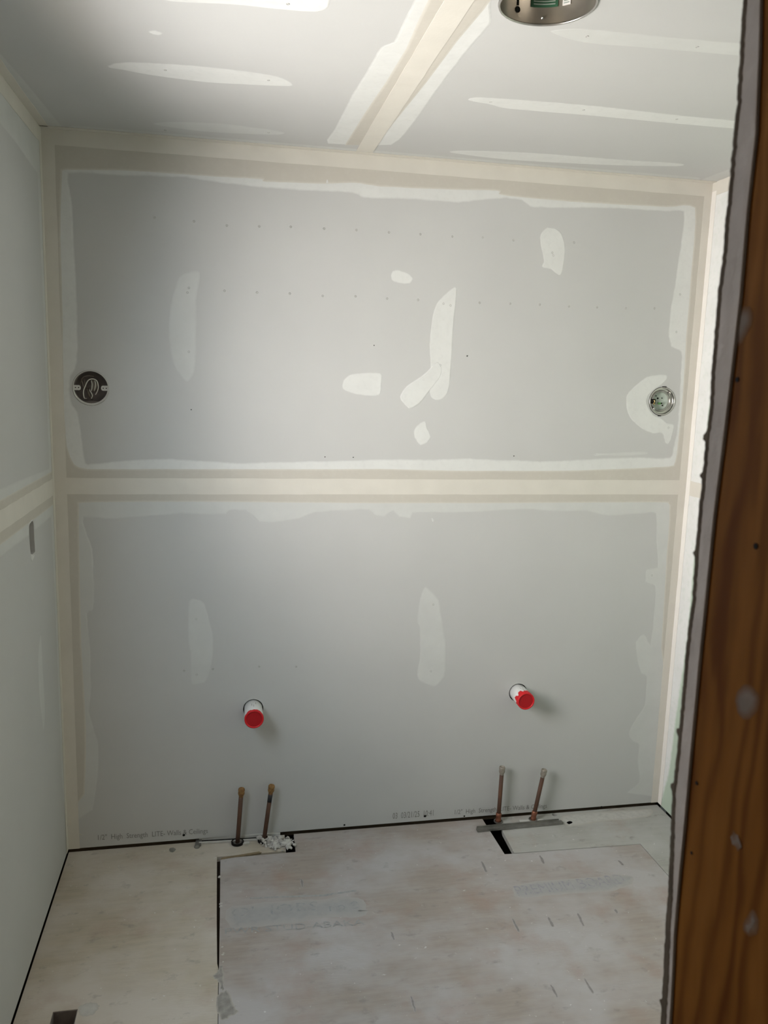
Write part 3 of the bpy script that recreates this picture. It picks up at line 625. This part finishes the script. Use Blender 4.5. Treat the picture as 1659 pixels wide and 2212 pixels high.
# ================================================================== THINGS
# ---- open round box on the left of the back wall
jb = thing('junction_box', 'open round steel junction box with loose wires, near left corner', 'electrical box', (bL[0], 0, bL[1]))
def P(x, y, z): return (x, y, z)
add('box_body', lathe([(0.0001,0.045),(0.050,0.045),(0.0515,0.043),(0.0515,0.004),(0.0500,0.0035),(0.0500,0.040),(0.0001,0.0402)], Vector((0,1,0)), (0,0,0), 40), M_boxin, jb, True)
add('rim', torus((0,-0.0002,0), (0,1,0), 0.0512, 0.0014), M_zinc, jb, True)
def ear(sx):
    L = [(sx*0.0495,-.0075),(sx*0.034,-.0075),(sx*0.0305,-.0055),(sx*0.029,0),(sx*0.0305,.0055),(sx*0.034,.0075),(sx*0.0495,.0075)]
    e = add('mounting_ear', prism([L], FB, -0.006, -0.004), M_zinc, jb)
    for k in (0.0355, 0.0445):
        add('screw_hole', prism([circle(sx*k, 0, .0017, 12)], FB, -0.0042, -0.0036), M_black, e)
ear(-1); ear(1)
add('lit_hole_edge', prism([circle(0,0,.0530,48), circle(0,.0030,.0492,48)], FB, -.004, -.001), M_zinc, jb)  # pale crescent modelled for the lit lower edge of the wall hole
add('wire', tube([(-.018,.03,-.033),(-.0205,.006,-.030),(-.022,.004,-.012),(-.016,.006,.006),(-.008,.008,.022),(.004,.010,.027),(.016,.010,.022),(.021,.008,.006),(.018,.010,-.008),(.011,.016,-.020)], .0015, 8), M_wire, jb, True)
add('wire', tube([(-.006,.02,-.004),(-.004,.008,-.009),(.001,.006,-.016),(.003,.006,-.024),(-.001,.012,-.032)], .0014, 8), M_wire, jb, True)
add('wire', tube([(-.035,.03,.005),(-.026,.014,.028),(-.010,.012,.036),(.006,.02,.034)], .0013, 8), M_wireb, jb, True)
for k, (x0, x1) in enumerate([(.000,-.002),(.005,.003),(.010,.007),(.015,.010)]):
    add('wire', tube([(x0,.016,.022),(x0+.003,.009,.012),(x1+.004,.010,.000),(x1,.02,-.010)], .0017, 8), M_wireb if k % 2 else M_wire, jb, True)
for k, (x0, z0) in enumerate([(-.026,.014),(-.020,.018),(-.012,-.010),(-.008,-.016)]):
    add('wire', tube([(x0-.004,.03,z0+.012),(x0,.018,z0),(x0+.003,.02,z0-.014),(x0+.008,.032,z0-.020)], .0016, 8), M_wireb, jb, True)
add('cable_clamp', box(-.020,.020,.006,.03,-.0475,-.040,.001), M_boxin, jb)

# ---- shallow round light box on the right of the back wall
rb = thing('light_fixture_box', 'shallow round steel fixture box ringed by white compound, near right corner', 'electrical box', (bR[0], 0, bR[1]))
add('back_plate', lathe([(0.0001,0.012),(0.046,0.012),(0.0475,0.010),(0.0475,-.001),(0.046,-.001),(0.046,0.010),(0.0001,0.0105)], Vector((0,1,0)), (0,0,0), 40), M_plate, rb, True)
add('outer_ring', torus((0,-.001,0), (0,1,0), 0.0465, 0.0022), M_chrome, rb, True)
add('dished_ring', lathe([(0.0455,.001),(0.041,.006),(0.036,.0035),(0.034,-.001),(0.0325,.003),(0.031,.009)], Vector((0,1,0)), (-.004,0,.001), 44), M_chrome, rb, True)
add('inner_ring', torus((-.004,-.0015,.001), (0,1,0), 0.0345, 0.0016), M_steel, rb, True)
for x, z, r in [(-.0115,.010,.0028),(.004,.011,.0018),(.004,-.007,.0024),(.008,-.0145,.0024),(-.019,.018,.002)]:
    add('knockout_hole', prism([circle(x, z, r, 14)], FB, -0.0104, -0.0085), M_black, rb)
add('cable_slot', box(-.040,-.026,-.0035,.004,-.009,.008,.0008), M_black, rb)
add('cable_clamp', tube([(-.033,-.004,.004),(-.031,-.006,-.002),(-.034,-.005,-.008),(-.028,-.003,-.011)], .0016, 8), M_brass, rb, True)
for x, z in [(-.030,-.026),(.026,.030)]:
    s = add('mounting_screw', lathe([(0.0001,-.006),(0.003,-.0055),(0.0042,-.004),(0.0042,-.001),(0.002,.001)], Vector((0,1,0)), (x,0,z), 14), M_chrome, rb, True)
add('ground_nub', box(-.012,-.005,-.0035,.008,-.011,-.004,.001), mat('green_ground_screw', (0.10,0.24,0.08), 0.5), rb)
for a, b in [((-.004,.049),(.012,.0515)),((-.012,-.0515),(.000,-.049))]:
    add('mounting_tab', box(a[0], b[0], -.002, .001, a[1], b[1]), M_black, rb)

# ---- recessed can in the ceiling
cl = thing('recessed_light', 'round recessed ceiling can without trim, showing a green label', 'ceiling light', (CC.x, CC.y, H))
add('housing', lathe([(CR-.001,-.001),(CR-.0015,.150),(0.0001,.152),(0.0001,.154),(CR+.0005,.153),(CR+.0005,-.001)], Vector((0,0,1)), (0,0,0), 64), M_can, cl, True)
add('rim', torus((0,0,-.001), (0,0,1), CR-.0005, .0022, 64), M_chrome, cl, True)
va = Vector((CC.x-CAM.x, CC.y-CAM.y)); ang0 = math.atan2(va.y, va.x)        # the side facing the room door
def cansurf(name, a0, a1, z0, z1, mt, d=.003, parent=cl, n=12):
    vs = []; fs = []
    for i in range(n+1):
        a = a0+(a1-a0)*i/n
        for rr_ in (CR-d, CR-d+.0012):
            for z in (z0, z1): vs.append((rr_*math.cos(a), rr_*math.sin(a), z))
    for i in range(n):
        k = i*4; fs += [(k, k+4, k+5, k+1), (k+2, k+3, k+7, k+6), (k, k+2, k+6, k+4), (k+1, k+5, k+7, k+3)]
    fs += [(0,1,3,2), (n*4, n*4+2, n*4+3, n*4+1)]
    return add(name, pydata(vs, fs), mt, parent)
# pick points on the can wall from the photograph: angle and height of a pixel
def canhit(px):
    d = fw*F + rt*(px[0]-829.5) - up*(px[1]-1106.0)
    ox, oy = CAM.x-CC.x, CAM.y-CC.y
    a = d.x*d.x+d.y*d.y; b = 2*(ox*d.x+oy*d.y); c = ox*ox+oy*oy-(CR-.003)**2
    t = (-b+math.sqrt(max(0, b*b-4*a*c)))/(2*a); p = CAM+d*t
    return math.atan2(p.y-CC.y, p.x-CC.x), p.z-H
a1, z1 = canhit((1147,14)); a2, z2 = canhit((1205,17)); 
print('label', a1, z1, a2, z2)
gl = cansurf('green_label', a2, a1, z1, z1+.045, M_glabel)
for k in range(4): cansurf('label_print', a2+.06, a1-.06, z1+.004+k*.005, z1+.006+k*.005, M_lines, .0036, gl)
a3, z3 = canhit((1215,12)); a4, _ = canhit((1232,12))
wlb = cansurf('white_label', a4, a3, z3, z3+.04, M_wlabel)
for k in range(3): cansurf('label_print', a4+.03, a3-.03, z3+.003+k*.004, z3+.0045+k*.004, M_lines, .0036, wlb)
a5, z5 = canhit((1119,20)); a6, z6 = canhit((1121,4))
cansurf('keyhole_slot', a5-.022, a5+.022, z6-.006, z6+.03, M_black)
e = Vector((math.cos(a5), math.sin(a5), 0))
add('keyhole_slot', lathe([(0.0001,0),(0.0055,0.0),(0.0055,.0012)], -e, (e.x*(CR-.002), e.y*(CR-.002), z5), 16), M_black, cl)
a7, z7 = canhit((1172,38)); e = Vector((math.cos(a7), math.sin(a7), 0))
add('rivet', lathe([(0.0001,.004),(0.0022,.003),(0.003,0)], -e, (e.x*(CR-.0015), e.y*(CR-.0015), z7), 14), M_chrome, cl, True)

# ---- white drain stubs with red test caps
def drain(c, plen, label, sk):
    t = thing('drain_pipe', label, 'pipe', (c[0], 0, c[1]), group='capped drain stubs in the back wall')
    rp = 0.0302
    add('pipe', lathe([(rp-.004,.06),(rp,.06),(rp,-plen+.004),(rp-.0006,-plen+.002)], Vector((0,1,0)), (0,0,0), 40), M_pvc, t, True)
    # thin plastic cap with ragged skirt
    n = 48; vs = []; fs = []
    prof = lambda i: -plen+sk*(1+.35*math.sin(i*1.7)*math.sin(i*.53+1)+.25*math.sin(i*.9))
    rows = [lambda i: (rp+.0008, prof(i)), lambda i: (rp+.0009, -plen), lambda i: (rp-.0005, -plen-.0022), lambda i: (rp-.0035, -plen-.0022), lambda i: (rp-.005, -plen+.0008)]
    for f_ in rows:
        for i in range(n):
            r, y = f_(i); a = 2*math.pi*i/n; vs.append((r*math.cos(a), y, r*math.sin(a)))
    for k in range(len(rows)-1):
        for i in range(n): fs.append((k*n+i, k*n+(i+1) % n, (k+1)*n+(i+1) % n, (k+1)*n+i))
    cp = add('cap', pydata(vs, fs), M_red, t, True)
    add('cap_disc', lathe([(0.0001,-plen+.0006),(rp-.0048,-plen+.0008)], Vector((0,1,0)), (0,0,0), 40), M_redd, cp)
    for k, ang in enumerate((1.3, 1.75, 1.55)):                     # print on the pipe
        r = rp+.0003
        add('pipe_print', pydata([(r*math.cos(ang+da), y, r*math.sin(ang+da)) for da, y in ((0,-.018-.01*k),(.05,-.018-.01*k),(.05,-.032-.012*k),(0,-.032-.012*k))], [(0,1,2,3)]), M_smearg, t)
drain(v1, .086, 'white plastic drain stub with red cap, the left one of two', .008)
drain(v2, .080, 'white plastic drain stub with red cap, the right one of two', .022)

# ---- copper supply stubs standing on the floor
def supply(base, top_px, label, old, band=False):
    top = hit(top_px, 1, base.y)
    b = Vector((base.x, base.y, 0)); tp = Vector((top.x, top.y, top.z)) - b; Lg = tp.length; d = tp.normalized()
    t = thing('supply_pipe', label, 'pipe', b, group='copper supply stubs along the back wall')
    add('pipe', tube([d*-.03, d*(Lg-.016)], .0074, 16), M_copper, t, True)
    c0 = Lg-.022
    add('cap', lathe([(.0075,c0-.008),(.0080,c0-.004),(.0104,c0+.001),(.0112,c0+.006),(.0100,c0+.010),(.0112,c0+.014),(.0110,c0+.019),(.0095,c0+.022),(.0080,c0+.0215),(.0076,c0+.018),(.0001,c0+.018)], d, (0,0,0), 24), M_rustcap if old else M_greycap, t, True)
    if not old:
        add('coupling', lathe([(.0076,.001),(.0102,.002),(.0102,.012),(.0094,.0135),(.0094,.0225),(.0102,.024),(.0102,.035),(.0076,.037)], d, (0,0,0), 24), M_copperb, t, True)
    else:
        add('escutcheon', lathe([(.0076,.004),(.0150,.003),(.0165,.0015),(.0165,.0003)], Vector((0,0,1)), (0,0,0), 20), M_steel, t, True)
    if band:
        add('marker_band', tube([d*(Lg-.060), d*(Lg-.034)], .0077, 16), M_blackpaint, t, True)
        add('paint_drip', box(-.0075,-.0010,-.0085,-.0070,0,.024,.0004), M_mud, t).matrix_local = Matrix.Translation(d*(Lg-.066)) @ d.to_track_quat('Z', 'Y').to_matrix().to_4x4()
    return t
supply(PB[0], (522,1703), 'copper supply stub with brown cap, leftmost of the four', True)
supply(PB[1], (587,1696), 'copper supply stub with brown cap and black band', True, True)
supply(PB[2], (1085,1656), 'upright copper supply stub with grey cap over the floor slot', False)
supply(PB[3], (1176,1662), 'leaning copper supply stub with grey cap, rightmost of the four', False)

# ---- steel pipe brackets lying at the foot of the wall
def strip(a, b, w_, h, z0=0.0):
    d = (b-a); L = d.length; d.normalize(); n = Vector((-d.y, d.x, 0))
    vs = [p + n*s*w_/2 + Vector((0,0,z)) for z in (z0, z0+h) for p, s in ((a,-1),(b,-1),(b,1),(a,1))]
    return pydata(vs, [(3,2,1,0),(4,5,6,7),(0,1,5,4),(1,2,6,5),(2,3,7,6),(3,0,4,7)])
A = hit((1030,1796), 2, 0); Bp = hit((1214,1779), 2, 0); bkt = thing('pipe_bracket', 'long grey steel bracket across the floor slot behind the patch board', 'bracket', A)
add('bar', strip(Vector((0,0,0)), Bp-A, .016, .008, .0015), M_steel, bkt)
add('lip', strip(Vector((.002,.009,0)), Bp-A+Vector((-.01,.009,0)), .003, .013, .0015), M_steel, bkt)
add('clip', lathe([(.013,.002),(.016,.002),(.016,.006),(.013,.006)], Vector((0,0,1)), PB[2]-A, 20), M_steel, bkt)
add('clip', lathe([(.013,.002),(.016,.002),(.016,.006),(.013,.006)], Vector((0,0,1)), PB[3]-A, 20), M_steel, bkt)
add('end_tab', strip(Bp-A+Vector((-.06,.025,0)), Bp-A+Vector((-.15,.030,0)), .018, .003, .001), M_zinc, bkt)
A = hit((430,1822), 2, 0); Bp = hit((606,1811), 2, 0); bk2 = thing('pipe_bracket', 'thin grey steel bracket round the two brown capped pipes', 'bracket', A)
add('rail', strip(Vector((0,.020,0)), Bp-A+Vector((0,.016,0)), .007, .010, .001), M_zinc, bk2)
add('rail', strip(Vector((0,-.002,0)), Bp-A+Vector((0,-.004,0)), .006, .005, .001), M_zinc, bk2)
add('web', strip(Vector((0.004,.009,0)), Bp-A+Vector((0,.006,0)), .012, .001, .0008), M_black, bk2)
add('end_ear', strip(Vector((.0,.024,0)), Vector((-.004,-.018,0)), .020, .004, .0005), M_steel, bk2)
add('screw_head', lathe([(.0001,.007),(.006,.006),(.009,.0035),(.0095,.0005)], Vector((0,0,1)), (-.006,-.022,0), 16), M_patina, bk2, True)
for p in PB[:2]:
    add('clip', lathe([(.0166,.001),(.021,.001),(.021,.008),(.0166,.008)], Vector((0,0,1)), p-A, 20), M_black, bk2)
    add('clip_tab', strip(p-A+Vector((.017,-.006,0)), p-A+Vector((.040,-.004,0)), .010, .004, .0005), M_zinc, bk2)
# ---- sliver of wood in the seam
A = hit((476,1856), 2, 0); Bp = hit((566,1844), 2, 0)
vs = [(0,-.003,0),(Bp.x-A.x,Bp.y-A.y+.004,0),(Bp.x-A.x-.01,Bp.y-A.y+.012,0),(.004,.007,0)]
sv = add('wood_sliver', pydata([(x,y,z) for z in (-.004,.0012) for x,y,_ in vs], [(3,2,1,0),(4,5,6,7),(0,1,5,4),(1,2,6,5),(2,3,7,6),(3,0,4,7)]), mat('brown_wood_sliver', (0.27,0.21,0.13), 0.9, var=0.3, vscale=40)); sv.location = A
tag(sv, 'brown wood sliver wedged in the seam before the brown capped pipes', 'wood scrap')
# ---- pile of white crumbs beside the left pipes
bm = bmesh.new()
for k in range(130):
    q = (random.gauss(602, 17), random.gauss(1824, 7.5))
    if not (560 < q[0] < 642 and 1807 < q[1] < 1842): continue
    p = hit(q, 2, 0); r = random.choice((random.uniform(.002,.005), random.uniform(.005,.012)))
    mt_ = Matrix.Translation((p.x, p.y, r*.4+random.uniform(0, .006))) @ Matrix.Rotation(random.uniform(0, 6), 4, Vector((random.random(), random.random(), 1)).normalized()) @ Matrix.Diagonal((r*random.uniform(.8,1.6), r*random.uniform(.6,1), r*random.uniform(.5,.9), 1))
    ret = bmesh.ops.create_icosphere(bm, subdivisions=1, radius=1, matrix=mt_)
    for v in ret['verts']: v.co += Vector([random.uniform(-1,1)*r*.22 for _ in range(3)])
p = hit((600,1824), 2, 0)
ret = bmesh.ops.create_icosphere(bm, subdivisions=3, radius=1, matrix=Matrix.Translation((p.x, p.y, 0)) @ Matrix.Diagonal((.040, .026, .007, 1)))
for v in ret['verts']: v.co += Vector((0, 0, .004))*noise.noise(v.co*120) + Vector((1, .6, 0))*.004*noise.noise(v.co*90)
me = bpy.data.meshes.new('mesh'); bm.to_mesh(me); bm.free()
cr = add('plaster_crumbs', me, M_crumb); tag(cr, 'pile of white plaster crumbs beside the pipe with the black band', 'rubble', kind='stuff')
# ---- switch box behind the slot of the left wall
sp = pl(slot_px); sy0, sy1 = min(a for a, _ in sp)-.004, max(a for a, _ in sp)+.004; sz0, sz1 = min(b for _, b in sp)-.004, max(b for _, b in sp)+.006
sb_ = thing('switch_box', 'narrow electrical box seen through a ragged slot in the left wall', 'electrical box', (0, (sy0+sy1)/2, sz0))
hy, hz = (sy1-sy0)/2, sz1-sz0
FLx = (Vector((0,0,0)), Vector((0,1,0)), Vector((0,0,1)), Vector((1,0,0)))
add('box_walls', prism([rect(-hy-.002, hy+.002, -.002, hz+.002), rect(-hy, hy, 0, hz)], FLx, -.075, -.014), M_steel, sb_)
add('box_back', prism([rect(-hy-.002, hy+.002, -.002, hz+.002)], FLx, -.050, -.047), mat('brown_grey_box_back', (0.26,0.235,0.20), 0.8, var=0.2, vscale=40), sb_)
add('wire', tube([(-.045,.0,hz-.01),(-.02,-.002,hz-.018),(-.018,.002,hz-.05),(-.04,.0,hz-.09)], .002, 8), M_wire, sb_, True)
# ---- floor duct
du = thing('floor_duct', 'dark rectangular duct opening cut in the plywood floor', 'duct', ((vx0+vx1)/2, vy1-.13, 0))
add('duct_walls', prism([rect(-(vx1-vx0)/2+.0005, (vx1-vx0)/2-.0005, -.1295, .1295), rect(-(vx1-vx0)/2+.002, (vx1-vx0)/2-.002, -.128, .128)], FF, -.14, -.001), M_boxin, du)
add('duct_bottom', box(-(vx1-vx0)/2+.001, (vx1-vx0)/2-.001, -.129, .129, -.145, -.14), M_black, du)
# ---- dome added around the unseen hallway fill light
hlp = tag(add('added_hall_lamp', lathe([(0.0001,-.035),(.10,-.03),(.14,-.012),(.15,0)], Vector((0,0,1)), (.9,-3.3,H), 32), M_white, None, True), 'added white dome for the unseen fill light on the hallway ceiling', 'ceiling lamp')
